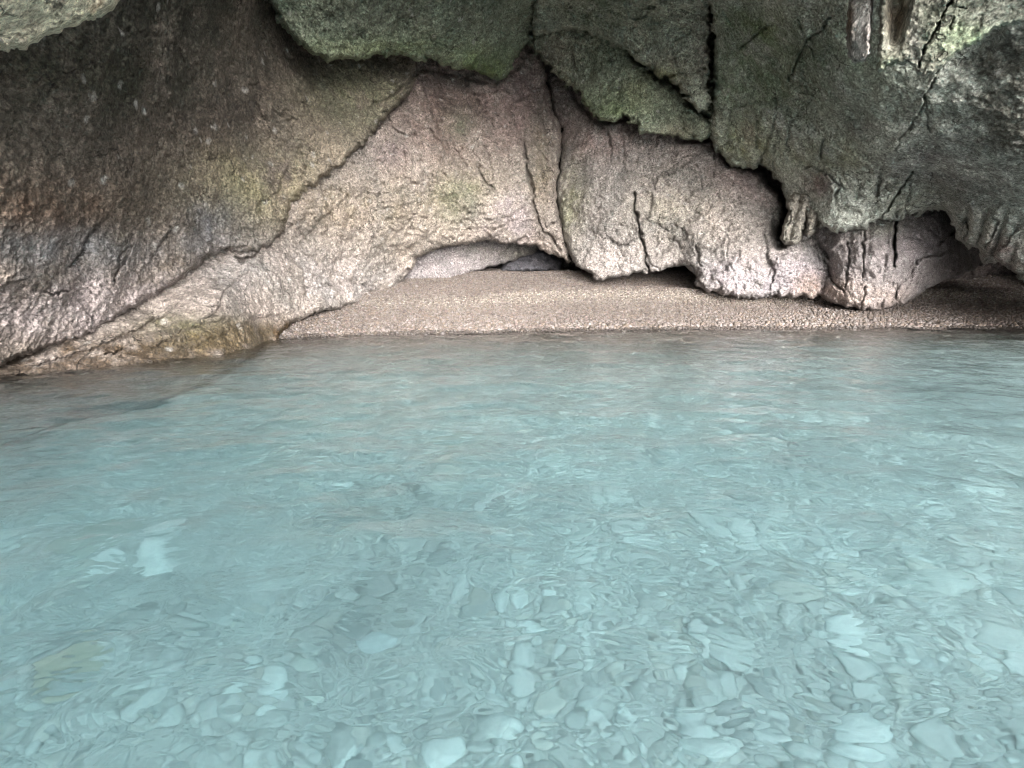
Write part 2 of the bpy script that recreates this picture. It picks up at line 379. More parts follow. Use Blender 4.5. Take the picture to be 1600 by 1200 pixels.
# -- small dark boulder deep in the cleft
rock('boulder', [(782, 416), (790, 408), (802, 401), (815, 397), (827, 393), (845, 388), (862, 394), (874, 402), (879, 410), (872, 424), (780, 426)],
     [(782, 416, 15.0), (830, 400, 15.0), (875, 405, 15.4), (830, 420, 14.8)],
     'small dark blue grey boulder in the cleft above the beach', 'boulder', mat=MROCK_S, base=(0.17, 0.17, 0.19),
     cracks=[([(826, 393), (828, 405), (835, 416)], 2, .10), ([(800, 405), (812, 402)], 2, .05)], curl=0.5, curl_px=12, seed=5, amp=0.5, thick=1.5, fine=1.5)

# -- back of the hollow behind everything
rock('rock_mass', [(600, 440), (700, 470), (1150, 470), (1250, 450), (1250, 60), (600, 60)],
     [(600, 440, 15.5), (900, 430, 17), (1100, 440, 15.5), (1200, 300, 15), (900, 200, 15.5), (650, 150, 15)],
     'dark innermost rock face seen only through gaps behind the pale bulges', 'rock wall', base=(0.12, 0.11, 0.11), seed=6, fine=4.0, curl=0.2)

# -- big pale bulge, right of the crack
rock('rock_bulge',
     [(840, 60), (852, 110), (859, 151), (870, 187), (879, 203), (877, 247), (870, 286), (871, 316), (875, 340), (882, 371), (889, 395), (900, 415), (921, 428), (936, 440), (942, 441), (950, 436), (976, 431), (998, 424),
      (1012, 425), (1028, 424), (1047, 416), (1064, 415), (1075, 420), (1083, 428), (1091, 432), (1084, 444), (1108, 456), (1135, 461), (1185, 467), (1207, 463), (1240, 464), (1270, 464), (1284, 462),
      (1300, 430), (1310, 380), (1310, 180), (1100, 60)],
     [(840, 60, 14.2), (865, 150, 13.6), (885, 250, 12.9), (885, 330, 12.8), (900, 405, 12.5), (940, 438, 12.0), (1000, 420, 12.0), (1060, 410, 12.1), (1090, 435, 11.4), (1150, 460, 11.1), (1220, 462, 11.0), (1280, 458, 10.9),
      (950, 330, 11.8), (1000, 250, 11.9), (1100, 340, 11.3), (1200, 400, 10.9), (1100, 230, 11.7), (1230, 300, 11.5), (1270, 390, 11.0), (950, 190, 12.2), (1100, 100, 12.8), (1300, 250, 13.0)],
     'big pale rounded bulge of the back wall with a long black vertical crack', 'rock bulge', base=(0.32, 0.30, 0.28),
     tints=[(1200, 430, 140, 40, LAV, .9), (960, 215, 140, 36, (0.27, 0.22, 0.205), .8), (1160, 280, 80, 50, (0.26, 0.21, 0.205), .7), (890, 320, 26, 60, (0.30, 0.31, 0.20), .6), (980, 400, 80, 40, PALE, .8), (1060, 330, 90, 60, (0.38, 0.36, 0.30), .6),
            (1265, 450, 22, 22, (0.30, 0.2, 0.15), .7), (880, 170, 30, 40, (0.22, 0.18, 0.17), .7), (1150, 360, 70, 40, (0.37, 0.34, 0.31), .6)],
     cracks=[([(890, 140), (925, 186), (985, 188)], 10, .25), ([(1060, 219), (1112, 217), (1140, 256), (1180, 266)], 10, .3), ([(1190, 258), (1222, 300), (1234, 340), (1222, 372)], 22, 1.0), ([(990, 300), (992, 318), (994, 340), (1000, 365), (1006, 385), (1008, 408), (1014, 426)], 4.5, .50, .14, 26), ([(1010, 400), (1018, 412), (1028, 420)], 2.5, .15), ([(950, 195), (952, 225), (955, 250)], 2.5, .15), ([(968, 230), (966, 250), (972, 280)], 2, .08),
             ([(1084, 256), (1096, 268), (1096, 290)], 2.5, .10), ([(1088, 385), (1090, 405), (1096, 418)], 3, .16, .1, 14), ([(1050, 372), (1060, 382), (1062, 390)], 2, .08), ([(1125, 358), (1138, 368), (1138, 390), (1133, 410), (1133, 425)], 2, .07),
             ([(1098, 413), (1115, 424), (1136, 430)], 2, .06), ([(1206, 387), (1197, 402), (1205, 420), (1200, 432)], 2.5, .10), ([(1128, 430), (1122, 455)], 2, .06), ([(1160, 440), (1155, 458)], 2, .05), ([(962, 380), (974, 400)], 2, .05), ([(980, 410), (982, 424)], 2, .05),
             ([(1080, 415), (1090, 432), (1086, 446)], 3, .2), ([(920, 200), (912, 215), (890, 235)], 2.5, .08), ([(990, 190), (990, 215)], 2, .1), ([(1180, 210), (1230, 250)], 4, .1)],
     auto=[(880, 190, 1270, 340, 22, 80, 30), (900, 340, 1290, 460, 40, 75, 40)], curl=0.4, curl_px=20, seed=7, amp=0.8, rough=0.9, jag=3)

# -- fluted pale wall, right
def flutes(x, y):
    m = np.clip((y - 335) / 30, 0, 1) * np.clip((450 - y) / 60, 0, 1) * np.clip((1420 - x) / 30, 0, 1)
    w = x + 5 * np.sin(y / 33.0)
    return 0.09 * m * np.abs(np.sin((w - 1296) / 26.0 * math.pi / 1.1)) ** 0.6 * -1 + 0.05 * m
rock('fluted_rock',
     [(1264, 300), (1268, 374), (1290, 396), (1293, 426), (1282, 444), (1279, 460), (1300, 474), (1330, 479), (1360, 484), (1390, 480), (1420, 468), (1441, 455), (1470, 442), (1500, 430), (1530, 418), (1570, 395), (1590, 300)],
     [(1264, 320, 11.4), (1290, 400, 10.9), (1282, 455, 11.2), (1330, 475, 10.4), (1360, 480, 10.3), (1420, 465, 10.5), (1360, 410, 10.1), (1330, 360, 10.3), (1400, 345, 10.4), (1450, 400, 10.3), (1470, 438, 10.9), (1530, 410, 11.8), (1480, 340, 10.9), (1570, 320, 12.4)],
     'pale fluted rock with vertical grooves bulging down to the pebbles on the right', 'rock wall', mat=MROCK_S, base=(0.35, 0.325, 0.32),
     tints=[(1310, 455, 40, 18, (0.32, 0.25, 0.21), .5), (1440, 370, 60, 40, (0.36, 0.33, 0.345), .9), (1360, 465, 60, 20, (0.43, 0.36, 0.31), .7), (1380, 350, 50, 20, (0.30, 0.32, 0.26), .5), (1500, 420, 60, 25, (0.25, 0.22, 0.215), .7)],
     cracks=[([(1400, 342), (1398, 370), (1397, 400), (1399, 416)], 4.5, .45, .12, 20), ([(1350, 360), (1350, 395), (1348, 432)], 3, .16), ([(1326, 380), (1326, 410), (1321, 450)], 2.5, .14), ([(1290, 396), (1294, 425), (1300, 440), (1318, 455)], 4, .16, .1, 18),
             ([(1352, 448), (1350, 465), (1345, 480)], 2.5, .12), ([(1441, 345), (1432, 362)], 2.5, .08), ([(1470, 352), (1460, 370)], 2, .06), ([(1425, 425), (1422, 455)], 2, .05), ([(1382, 420), (1376, 455)], 2, .05), ([(1470, 440), (1500, 425), (1530, 412)], 3, .1)],
     auto=[(1300, 340, 1480, 450, 6, 88, 14), (1400, 380, 1540, 440, 12, -30, 15)], curl=0.4, curl_px=20, seed=8, amp=0.7, rough=0.8, flute=flutes)

# -- hanging teeth left of the fluted wall
def teethf(x, y):
    return -0.12 * np.abs(np.sin((x + 0.25 * y - 1308) / 19.0 * math.pi)) ** 0.7
rock('hanging_rock',
     [(1228, 318), (1233, 330), (1224, 350), (1220, 372), (1226, 382), (1240, 381), (1250, 376), (1256, 366), (1262, 370), (1272, 366), (1276, 356), (1283, 358), (1292, 348), (1312, 366), (1320, 340), (1300, 300), (1240, 300)],
     [(1228, 320, 10.4), (1226, 380, 10.6), (1256, 360, 10.4), (1290, 350, 10.2), (1300, 310, 10.0), (1310, 360, 10.3)],
     'cluster of short jagged rock teeth hanging beside the pale bulge', 'hanging rock', base=(0.31, 0.30, 0.26), tints=[(1270, 340, 20, 20, (0.38, 0.35, 0.30), .6)],
     cracks=[([(1238, 325), (1232, 350), (1226, 378)], 2, .12), ([(1262, 325), (1258, 345), (1256, 366)], 3.5, .35), ([(1280, 342), (1274, 356)], 3, .2)], curl=0.35, curl_px=9, seed=9, amp=0.6, thick=0.8, flute=teethf, jag=2)

# -- dark low rocks in the right alcove
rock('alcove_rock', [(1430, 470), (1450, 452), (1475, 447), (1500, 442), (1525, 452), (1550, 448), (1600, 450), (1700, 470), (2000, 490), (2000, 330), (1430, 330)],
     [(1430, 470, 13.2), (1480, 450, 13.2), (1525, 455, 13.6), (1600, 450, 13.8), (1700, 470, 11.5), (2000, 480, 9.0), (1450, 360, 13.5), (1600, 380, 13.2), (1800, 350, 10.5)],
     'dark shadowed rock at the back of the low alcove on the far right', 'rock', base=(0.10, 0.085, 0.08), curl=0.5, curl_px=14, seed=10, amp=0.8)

# -- ceiling: right hand slab
def teeth_lip(x, y):
    m = np.clip((x - 1470) / 15, 0, 1) * np.clip((1600 - x) / 40, 0, 1) * np.clip((y - 322) / 15, 0, 1)
    return m * (0.10 - 0.22 * np.abs(np.sin((x + 0.3 * y - 1612) / 30.0 * math.pi)) ** 0.6)

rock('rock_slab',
     [(1112, 30), (1117, 80), (1116, 140), (1113, 176), (1111, 206), (1116, 228), (1127, 240), (1137, 246), (1142, 256), (1160, 265), (1177, 266), (1186, 258), (1200, 256), (1207, 272), (1219, 288), (1231, 312), (1236, 325),
      (1262, 326), (1275, 344), (1289, 357), (1311, 364), (1350, 358), (1369, 346), (1396, 342), (1435, 334), (1471, 327), (1487, 341), (1493, 363), (1501, 380), (1517, 389), (1530, 386), (1537, 411), (1567, 416), (1580, 420), (1600, 441),
      (1640, 455), (1750, 470), (2100, 500), (2300, 100), (2000, -800), (900, -800), (1000, -300), (1095, -40)],
     [(1115, 60, 9.4), (1113, 200, 10.7), (1170, 262, 10.8), (1230, 310, 10.6), (1300, 360, 9.9), (1400, 340, 9.4), (1470, 328, 9.5), (1515, 385, 9.4), (1600, 440, 8.9), (1750, 465, 7.6), (2050, 480, 6.4), (1200, 180, 9.6), (1300, 260, 9.2), (1400, 200, 7.5), (1500, 300, 8.2), (1600, 250, 6.9),
      (1600, 60, 5.6), (1400, 40, 6.3), (1200, 30, 7.8), (1200, -150, 6.3), (1500, -200, 4.9), (1100, -300, 5.6), (1100, -800, 3.2), (1500, -800, 3.0), (2000, -700, 2.8), (2000, 100, 5.0), (2200, 200, 5.0)],
     'huge grey green ceiling slab on the right with diagonal dark cracks', 'rock slab', base=(0.48, 0.515, 0.46),
     tints=[(1270, 90, 150, 90, (0.28, 0.34, 0.25), .7), (1350, 190, 120, 80, (0.39, 0.43, 0.36), .6), (1170, 90, 70, 110, GREEN, .8), (1160, 230, 50, 40, YGREEN, .7), (1300, 20, 140, 50, (0.2, 0.21, 0.17), .4), (1290, 250, 70, 30, YGREEN, .55), (1480, 260, 120, 80, (0.26, 0.255, 0.245), .7), (1190, 50, 30, 30, (0.19, 0.25, 0.11), .5), (1420, 310, 80, 30, (0.28, 0.29, 0.23), .7),  # dull tint at the top edge paints in ceiling shade
            (1280, 285, 25, 20, (0.22, 0.14, 0.145), .7), (1350, 200, 22, 12, (0.33, 0.32, 0.30), .6), (1560, 400, 50, 30, (0.30, 0.25, 0.235), .7), (1170, 210, 14, 26, (0.36, 0.33, 0.28), .5), (1230, 150, 60, 60, (0.15, 0.19, 0.13), .5), (1585, 150, 95, 110, (0.11, 0.112, 0.095), 1.2)],  # last tint: dark stain, deepened with painted shade of the corner overhang
     cracks=[([(1300, 25), (1280, 50), (1262, 60), (1245, 95), (1232, 125)], 3, .16, .06, 20), ([(1215, 155), (1212, 185), (1197, 235), (1190, 250)], 2.5, .12), ([(1472, 100), (1447, 150), (1425, 195), (1404, 220), (1400, 238)], 2.2, .16, .08, 20), ([(1425, 270), (1404, 300), (1392, 318), (1380, 335)], 3.4, .24, .12, 20),
             ([(1287, 215), (1283, 245)], 3, .14), ([(1188, 170), (1182, 195), (1183, 230)], 2.5, .10), ([(1134, 170), (1142, 172), (1138, 195), (1135, 235)], 2.5, .1), ([(1380, 258), (1372, 285)], 2, .07), ([(1262, 262), (1280, 265), (1300, 280), (1310, 292), (1305, 310)], 4, .14, .12, 22),
             ([(1310, 275), (1320, 300)], 2, .07), ([(1470, 330), (1480, 345), (1500, 350)], 3, .1), ([(1512, 340), (1512, 362), (1506, 378)], 3.5, .22), ([(1550, 335), (1560, 345), (1550, 370)], 3, .14), ([(1490, 200), (1505, 215), (1530, 205)], 2, .05), ([(1536, 395), (1545, 380), (1560, 350)], 2.5, .1),
             ([(1113, 172), (1150, 168), (1180, 162), (1195, 165)], 3, .05, .10, 18)],
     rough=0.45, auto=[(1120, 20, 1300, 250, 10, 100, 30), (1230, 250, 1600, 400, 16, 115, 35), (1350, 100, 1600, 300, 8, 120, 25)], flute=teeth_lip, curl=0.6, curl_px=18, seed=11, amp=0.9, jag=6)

# -- ceiling: slab left of the vertical crack
rock('rock_slab',
     [(830, 60), (860, 50), (900, 46), (935, 55), (960, 72), (979, 75), (990, 92), (1009, 103), (1023, 112), (1034, 119), (1045, 121), (1053, 131), (1062, 131), (1068, 145), (1075, 160), (1088, 168), (1102, 178), (1104, 180), (1105, 165), (1106, 120), (1107, 70), (1107, 10), (1085, -80), (1000, -400), (900, -800),
      (600, -800), (760, -300), (840, -40)],
     [(835, 50, 11.2), (960, 70, 10.6), (1034, 118, 10.0), (1105, 178, 10.1), (1110, 60, 9.6), (960, 20, 9.8), (1050, 60, 9.8), (860, 0, 10.2), (1050, -100, 6.8), (900, -100, 7.2), (900, -400, 5.0), (750, -700, 3.4), (900, -800, 3.2)],
     'dark green ceiling slab tapering to a point beside the vertical crack', 'rock slab', base=(0.38, 0.43, 0.35),
     tints=[(940, 20, 100, 40, DGREEN, .6), (1060, 110, 50, 40, (0.21, 0.21, 0.17), .7), (1040, 115, 20, 12, YGREEN, .6), (1100, 60, 14, 60, (0.21, 0.17, 0.15), .5)],  # top tint: dark green with ceiling shade painted into it
     cracks=[([(1080, 85), (1086, 100), (1096, 120)], 2, .08), ([(1050, 20), (1052, 30)], 2, .05), ([(855, 10), (840, 35), (828, 65)], 3, .02, .12, 25)], auto=[(870, 0, 1110, 150, 14, 80, 40)], curl=0.5, curl_px=14, seed=12, jag=6, jag_px=11, thick=0.9)

# -- mossy lobe tucked under it
rock('rock_slab',
     [(826, 66), (838, 85), (855, 99), (866, 115), (882, 126), (896, 138), (904, 148), (918, 170), (937, 186), (951, 192), (965, 186), (979, 184), (992, 192), (1003, 207), (1017, 203), (1039, 214), (1053, 212), (1072, 218), (1097, 219), (1112, 214), (1130, 180), (1130, 60), (1060, 20), (900, 10), (830, 40)],
     [(830, 60, 12.0), (866, 115, 12.3), (918, 170, 11.9), (951, 190, 11.3), (1017, 203, 11.1), (1097, 217, 11.0), (950, 130, 11.3), (1020, 150, 10.9), (1110, 170, 11.1), (900, 60, 11.4), (1000, 80, 11.0), (1100, 60, 10.9)],
     'mossy scalloped rock lobe hanging below the tapering slab, cracked pale patch at its left end', 'rock slab', base=(0.34, 0.39, 0.295),
     tints=[(880, 85, 45, 34, (0.31, 0.31, 0.25), 1.0), (950, 170, 60, 26, (0.19, 0.25, 0.14), .8), (1000, 140, 30, 30, YGREEN, .6), (1060, 165, 50, 30, (0.14, 0.16, 0.12), .6), (930, 95, 40, 25, DGREEN, .6), (1060, 205, 40, 14, (0.24, 0.23, 0.17), .6)],
     cracks=[([(985, 86), (1030, 122), (1062, 136), (1085, 170), (1108, 186)], 9, .5), ([(852, 75), (858, 92), (868, 100)], 2, .07), ([(893, 78), (896, 95), (898, 125)], 2.5, .1), ([(902, 78), (905, 110)], 2, .07), ([(915, 78), (920, 92), (905, 115)], 2, .06), ([(998, 180), (998, 195)], 3, .14), ([(904, 112), (900, 140)], 3, .08, .06, 12), ([(940, 70), (900, 78), (860, 72)], 2, .04)],
     auto=[(850, 60, 1110, 210, 18, 70, 40)], curl=0.5, curl_px=14, seed=13, jag=6.5, jag_px=11, thick=1.0)

# -- ceiling: mossy slab, centre left
rock('rock_slab',
     [(418, -10), (424, 8), (436, 33), (450, 52), (466, 70), (484, 82), (501, 91), (515, 97), (540, 90), (568, 92), (590, 86), (606, 84), (624, 86), (652, 94), (680, 94), (708, 106), (735, 107), (750, 111), (762, 120), (771, 125), (792, 122), (801, 99), (812, 84), (822, 72), (830, 55), (842, 38), (858, 8), (880, -40),
      (930, -300), (850, -800), (100, -800), (280, -300), (390, -60)],
     [(424, 5, 7.4), (466, 70, 7.9), (515, 95, 8.3), (606, 84, 9.2), (708, 104, 10.6), (775, 122, 11.5), (820, 70, 11.7), (850, 10, 10.8), (600, 40, 8.5), (720, 50, 9.8), (600, -20, 8.0), (750, -40, 8.8), (450, -60, 6.9), (700, -250, 5.6), (450, -300, 4.7), (800, -500, 4.2), (500, -800, 3.0), (800, -800, 3.0), (200, -800, 2.8)],
     'rounded mossy green ceiling slab overhanging at top centre left', 'rock slab', base=(0.28, 0.335, 0.25),
     tints=[(640, 80, 160, 22, (0.26, 0.33, 0.19), .8), (760, 110, 40, 20, (0.20, 0.26, 0.11), .8), (520, 80, 40, 20, (0.24, 0.27, 0.17), .7), (650, 10, 200, 50, (0.15, 0.165, 0.125), .7), (740, 100, 20, 20, (0.15, 0.22, 0.10), .6)],  # wide tint along the top paints in the down-facing ceiling's shade
     cracks=[([(752, 55), (755, 80), (758, 105)], 2, .05), ([(770, 15), (778, 40)], 2, .05)], auto=[(450, 0, 840, 110, 14, 75, 40)], curl=0.6, curl_px=16, seed=14, jag=5, thick=1.2)

# -- overhangs at the mouth
rock('overhanging_rock',
     [(-300, 60), (-100, 82), (0, 78), (20, 79), (42, 78), (49, 70), (80, 52), (98, 49), (115, 40), (140, 31), (165, 21), (186, 4), (215, -20), (330, -100), (500, -300), (300, -500), (-300, -500)],
     [(-200, 60, 2.3), (0, 75, 2.7), (100, 45, 2.9), (186, 0, 3.1), (0, 0, 2.4), (100, -100, 2.5), (400, -250, 2.9), (0, -400, 1.9), (-200, -300, 1.8)],
     'pale lichen covered overhang jutting in at the top left corner', 'overhang', base=(0.80, 0.71, 0.54),
     tints=[(80, 10, 80, 40, (0.62, 0.62, 0.45), .5)], curl=0.35, curl_px=22, seed=15, amp=1.0, jag=5, jag_px=18, thick=0.6)

def corner_f(x, y):
    return 0.13 * np.clip((x - 1384) / 12, 0, 1) * np.clip((1430 - 0.25 * y - x) / 22, 0, 1) * np.clip((85 - y) / 30, 0, 1)
rock('overhanging_rock',
     [(1376, -60), (1375, 0), (1374, 60), (1371, 92), (1370, 113), (1380, 110), (1394, 100), (1416, 100), (1430, 103), (1435, 116), (1443, 120), (1462, 111), (1476, 102), (1493, 85), (1509, 76), (1531, 65), (1553, 46), (1600, 34), (1680, 10), (1900, -60),
      (2000, -400), (1340, -400)],
     [(1375, 90, 3.3), (1375, 0, 3.2), (1400, 90, 3.25), (1440, 112, 3.25), (1500, 80, 3.1), (1600, 20, 2.9), (1450, 40, 3.1), (1360, -100, 3.0), (1500, -100, 2.8), (1700, -50, 2.6), (1500, -400, 2.2), (1900, -300, 2.0)],
     'bright pale green overhang jutting in at the top right corner, split by a slanting crack', 'overhang', base=(0.28, 0.285, 0.235),
     tints=[(1510, 50, 70, 40, (0.24, 0.31, 0.19), .7), (1403, 25, 20, 42, (0.15, 0.115, 0.08), .9), (1430, 60, 10, 40, (0.42, 0.41, 0.37), .6), (1385, 100, 20, 14, (0.30, 0.36, 0.22), .6)],  # brown tint paints shade into the left-facing recess
     cracks=[([(1487, 0), (1462, 45), (1446, 70), (1434, 103)], 2.4, .2, .08, 25), ([(1490, 25), (1484, 45)], 2, .05), ([(1500, 10), (1510, 14)], 2, .08)], curl=0.22, curl_px=10, seed=16, amp=0.8, jag=3, jag_px=9, thick=0.7, flute=corner_f)
rock('rock_fin',
     [(1327, -60), (1326, 0), (1322, 55), (1325, 91), (1337, 97), (1352, 95), (1359, 84), (1361, 40), (1364, -10), (1372, -120), (1335, -120)],
     [(1326, 0, 3.5), (1325, 90, 3.55), (1345, 95, 3.35), (1350, 40, 3.3), (1362, 0, 3.35), (1350, -100, 3.1)],
     'narrow whitish rock fin hanging just left of the top right overhang', 'rock fin', base=(0.46, 0.445, 0.41),
     tints=[(1326, 25, 8, 45, (0.14, 0.10, 0.07), .9), (1352, 60, 8, 30, (0.33, 0.27, 0.25), .4)], curl=0.25, curl_px=9, seed=17, amp=0.7, jag=2.5, jag_px=8, thick=0.7)  # brown tint paints shade on the fin's left-facing side

# -- hillside: the rest of the headland around and above the cave, so that light comes only through its mouth
def hill():
    nu, nv = 60, 40
    co, F = [], []
    for j in range(nv):
        y = 2.2 + (21 - 2.2) * j / (nv - 1)
        w = 15.0 + 1.0 * math.sin(y * 0.5); hgt = 8.5
        for i in range(nu):
            a = math.pi * (i / (nu - 1) * 1.16 - 0.08)
            co.append((-w * math.cos(a), y, -0.5 + (hgt) * math.sin(a)))
    for j in range(nv - 1):
        for i in range(nu - 1):
            F.append((j * nu + i, j * nu + i + 1, (j + 1) * nu + i + 1, (j + 1) * nu + i))
    co = np.array(co)
    co = co + (0.5 * fbm(co * 0.35, 3))[:, None] * np.array([1, 0.4, 1.0])
    c0 = len(co); last = (nv - 1) * nu
    co = np.concatenate([co, [[0, 21.5, 2.0]]])
    T = [(last + i, last + i + 1, c0) for i in range(nu - 1)]
    # outer skin of the headland
    n0 = len(co)
    base = co[:c0].copy(); outer = base * np.array([1.35, 1, 1.5]) + np.array([0, 0, 0.3]); outer[:, 2] = np.maximum(outer[:, 2], -3)
    co = np.concatenate([co, outer])
    F += [tuple(n0 + k for k in reversed(f)) for f in F]
    F += [(i + 1, i, n0 + i, n0 + i + 1) for i in range(nu - 1)]
    me = mesh_from('hillside', co, faces4=F, faces3=T)
    set_attr(me, 'tint', np.tile(np.array([0.2, 0.19, 0.16]), (len(co), 1)))
    link('hillside', me, MROCK, kind='structure')
hill()

# -- unseen rock added behind camera, blocks sky to darken left wall and water
def sky_blocker():
    V, F = ico(5)
    V = np.sign(V) * np.abs(V) ** 0.75
    P = V * np.array([4.5, 8.0, 14.0]) + np.array([-8.2, -7.5, 0.0])
    P = P + V * (0.9 * fbm(P * 0.4, 4))[:, None]
    me = mesh_from('sky_blocker_rock', P, faces3=F); set_attr(me, 'tint', np.tile(np.array([0.16, 0.15, 0.12]), (len(P), 1)))
    link('sky_blocker_rock', me, MROCK, kind='structure')
def ico(sub):
    import bmesh
    bm = bmesh.new(); bmesh.ops.create_icosphere(bm, subdivisions=sub, radius=1.0)
    v = np.array([p.co[:] for p in bm.verts]); f = np.array([[q.index for q in p.verts] for p in bm.faces]); bm.free()
    return v, f
sky_blocker()

# ---------------------------------------------------------------- beach and seabed
SHORE = np.array([(-12, 8.6), (-6, 8.4), (-3.6, 8.35), (-2.0, 8.95), (0.0, 9.3), (2.3, 9.65), (4.5, 9.85), (7.5, 9.9), (10, 9.9), (14, 9.5)])
def shore_y(x): return np.interp(x, SHORE[:, 0], SHORE[:, 1]) + 0.05 * np.sin(x * 2.1) + 0.03 * np.sin(x * 5.3 + 1)
def ground_z(x, y):
    s = y - shore_y(x)
    up = 0.20 * np.minimum(s, 4.9) + 0.03 * np.maximum(s - 4.9, 0) + 0.09 / (1 + np.exp(-(s - 2.15 - 0.12 * np.sin(x * 0.8)) / 0.10)) + 0.12 * np.exp(-((s - 2.3 - 0.12 * np.sin(x * 0.8)) / 0.26) ** 2) * np.clip((x + 2.5) / 3, 0, 1) + 0.02 * np.sin(s * 3.0)
    dn = -1.35 * (1 - np.exp(np.minimum(s, 0) * 0.26)) * (1 + 0.55 / (1 + np.exp((x + 2.6) / 0.9)) - 0.18 / (1 + np.exp(-(x - 1.8) / 0.8)))
    z = np.where(s > 0, up, dn)
    p = np.stack([x * 0.5, y * 0.5, np.zeros_like(x)], -1)
    return z + 0.05 * fbm(p, 2) * np.clip(np.abs(s), 0, 1) - 0.02 * np.clip(-(y + 1), 0, 400)**0.9

gx = np.concatenate([np.linspace(-300, -13, 30), np.arange(-12, 14, 0.08), np.linspace(14.5, 300, 30)])
gy = np.concatenate([np.linspace(-400, -3, 40), np.arange(-2.5, 19, 0.08)])
def grid_mesh(name, gx, gy, zf):
    X, Y = np.meshgrid(gx, gy); Z = zf(X.ravel(), Y.ravel())
    co = np.stack([X.ravel(), Y.ravel(), Z], -1); nx, ny = len(gx), len(gy)
    i = (np.arange(ny - 1)[:, None] * nx + np.arange(nx - 1)[None]).ravel()
    return co, np.stack([i, i + 1, i + nx + 1, i + nx], -1)
co, F = grid_mesh('g', gx, gy, ground_z)

mb = newmat('gravel'); n = NT(mb)
pos = n.new('ShaderNodeNewGeometry').outputs['Position']
v = n.voro(pos, 26.0)
cc = n.ramp(n.new('ShaderNodeSeparateColor', {0: v.outputs['Color']}).outputs[0], [(0, (0.16, 0.14, 0.12)), (0.5, (0.27, 0.24, 0.205)), (1, (0.40, 0.36, 0.32))])
cc = n.mix(n.ramp(v.outputs['Distance'], [(0.3, 0.0), (0.7, 0.8)]), cc, (0.07, 0.06, 0.05))
zz = n.new('ShaderNodeSeparateXYZ', {0: pos}).outputs[2]
silt = n.ramp(n.noise(pos, 2.0, 5, 0.6), [(0.3, (0.54, 0.53, 0.51)), (0.7, (0.70, 0.69, 0.67))])
cc = n.mix(n.math('MULTIPLY', n.ramp(n.math('ADD', zz, 1.0), [(0.18, 1.0), (0.7, 0.0)]), 0.9), cc, silt)
bmp = n.new('ShaderNodeBump', {'Height': n.math('MULTIPLY', v.outputs['Distance'], -0.03), 'Strength': 0.8, 'Distance': 1.0}).outputs[0]
n.new('ShaderNodeOutputMaterial', {0: n.new('ShaderNodeBsdfPrincipled', {'Base Color': cc, 'Roughness': 0.9, 'Normal': bmp}).outputs[0]})
link('beach', mesh_from('beach', co, faces4=F), mb, kind='structure')

# ---------------------------------------------------------------- pebbles
def ico(sub):
    import bmesh
    bm = bmesh.new(); bmesh.ops.create_icosphere(bm, subdivisions=sub, radius=1.0)
    v = np.array([p.co[:] for p in bm.verts]); f = np.array([[q.index for q in p.verts] for p in bm.faces]); bm.free()
    return v, f
def stones(x, y, size, flat, sub, cols, sink=0.25, tilt=0.35, lump=0.22):
    V, Fc = ico(sub); n = len(x); nv = len(V)
    lum = 1 + lump * rng.normal(size=(n, 1, 1)) * 0
    ph = rng.uniform(0, 6.28, (n, 3)); kx = rng.normal(size=(n, 3, 3)) * 1.3
    w = 1 + lump * np.sin(np.einsum('vk,njk->nvj', V, kx) + ph[:, None, :]).mean(2)
    P = V[None] * w[..., None]
    asp = rng.uniform(0.65, 1.0, n); sc = np.stack([size, size * asp, size * flat], -1)
    P = P * sc[:, None]
    a, t1, t2 = rng.uniform(0, 6.28, n), rng.normal(0, tilt, n), rng.normal(0, tilt, n)
    def rot(P, i, j, th):
        c, s = np.cos(th)[:, None], np.sin(th)[:, None]; Q = P.copy()
        Q[..., i] = c * P[..., i] - s * P[..., j]; Q[..., j] = s * P[..., i] + c * P[..., j]; return Q
    P = rot(rot(rot(P, 1, 2, t1), 0, 2, t2), 0, 1, a)
    z = ground_z(x, y) + size * flat * (1 - 2 * sink)
    P = P + np.stack([x, y, z], -1)[:, None]
    Fa = (Fc[None] + (np.arange(n) * nv)[:, None, None]).reshape(-1, 3)
    return P.reshape(-1, 3), Fa, np.repeat(cols, nv, 0)

def stone_mat(name, bumpy=0.004, vein=0.5):
    m = newmat(name); n = NT(m)
    pos = n.new('ShaderNodeNewGeometry').outputs['Position']
    t = n.new('ShaderNodeAttribute', attribute_name='tint').outputs['Color']
    f = n.noise(pos, 28, 5, 0.65, 0.5)
    c = n.mix(vein, t, n.mix(1.0, t, n.ramp(f, [(0.3, 0.6), (0.7, 1.35)]), 'MULTIPLY'))
    b = n.new('ShaderNodeBump', {'Height': n.math('MULTIPLY', f, bumpy), 'Strength': 0.7, 'Distance': 1.0}).outputs[0]
    n.new('ShaderNodeOutputMaterial', {0: n.new('ShaderNodeBsdfPrincipled', {'Base Color': c, 'Roughness': 0.75, 'Specular IOR Level': 0.3, 'Normal': b}).outputs[0]})
    return m
MPEB = stone_mat('pebble_stone'); MCOB = stone_mat('cobble_stone', 0.01, 0.4)

def jitter_grid(x0, x1, y0, y1, st):
    X, Y = np.meshgrid(np.arange(x0, x1, st), np.arange(y0, y1, st))
    x = X.ravel() + rng.uniform(-.45, .45, X.size) * st; y = Y.ravel() + rng.uniform(-.45, .45, X.size) * st
    return x, y

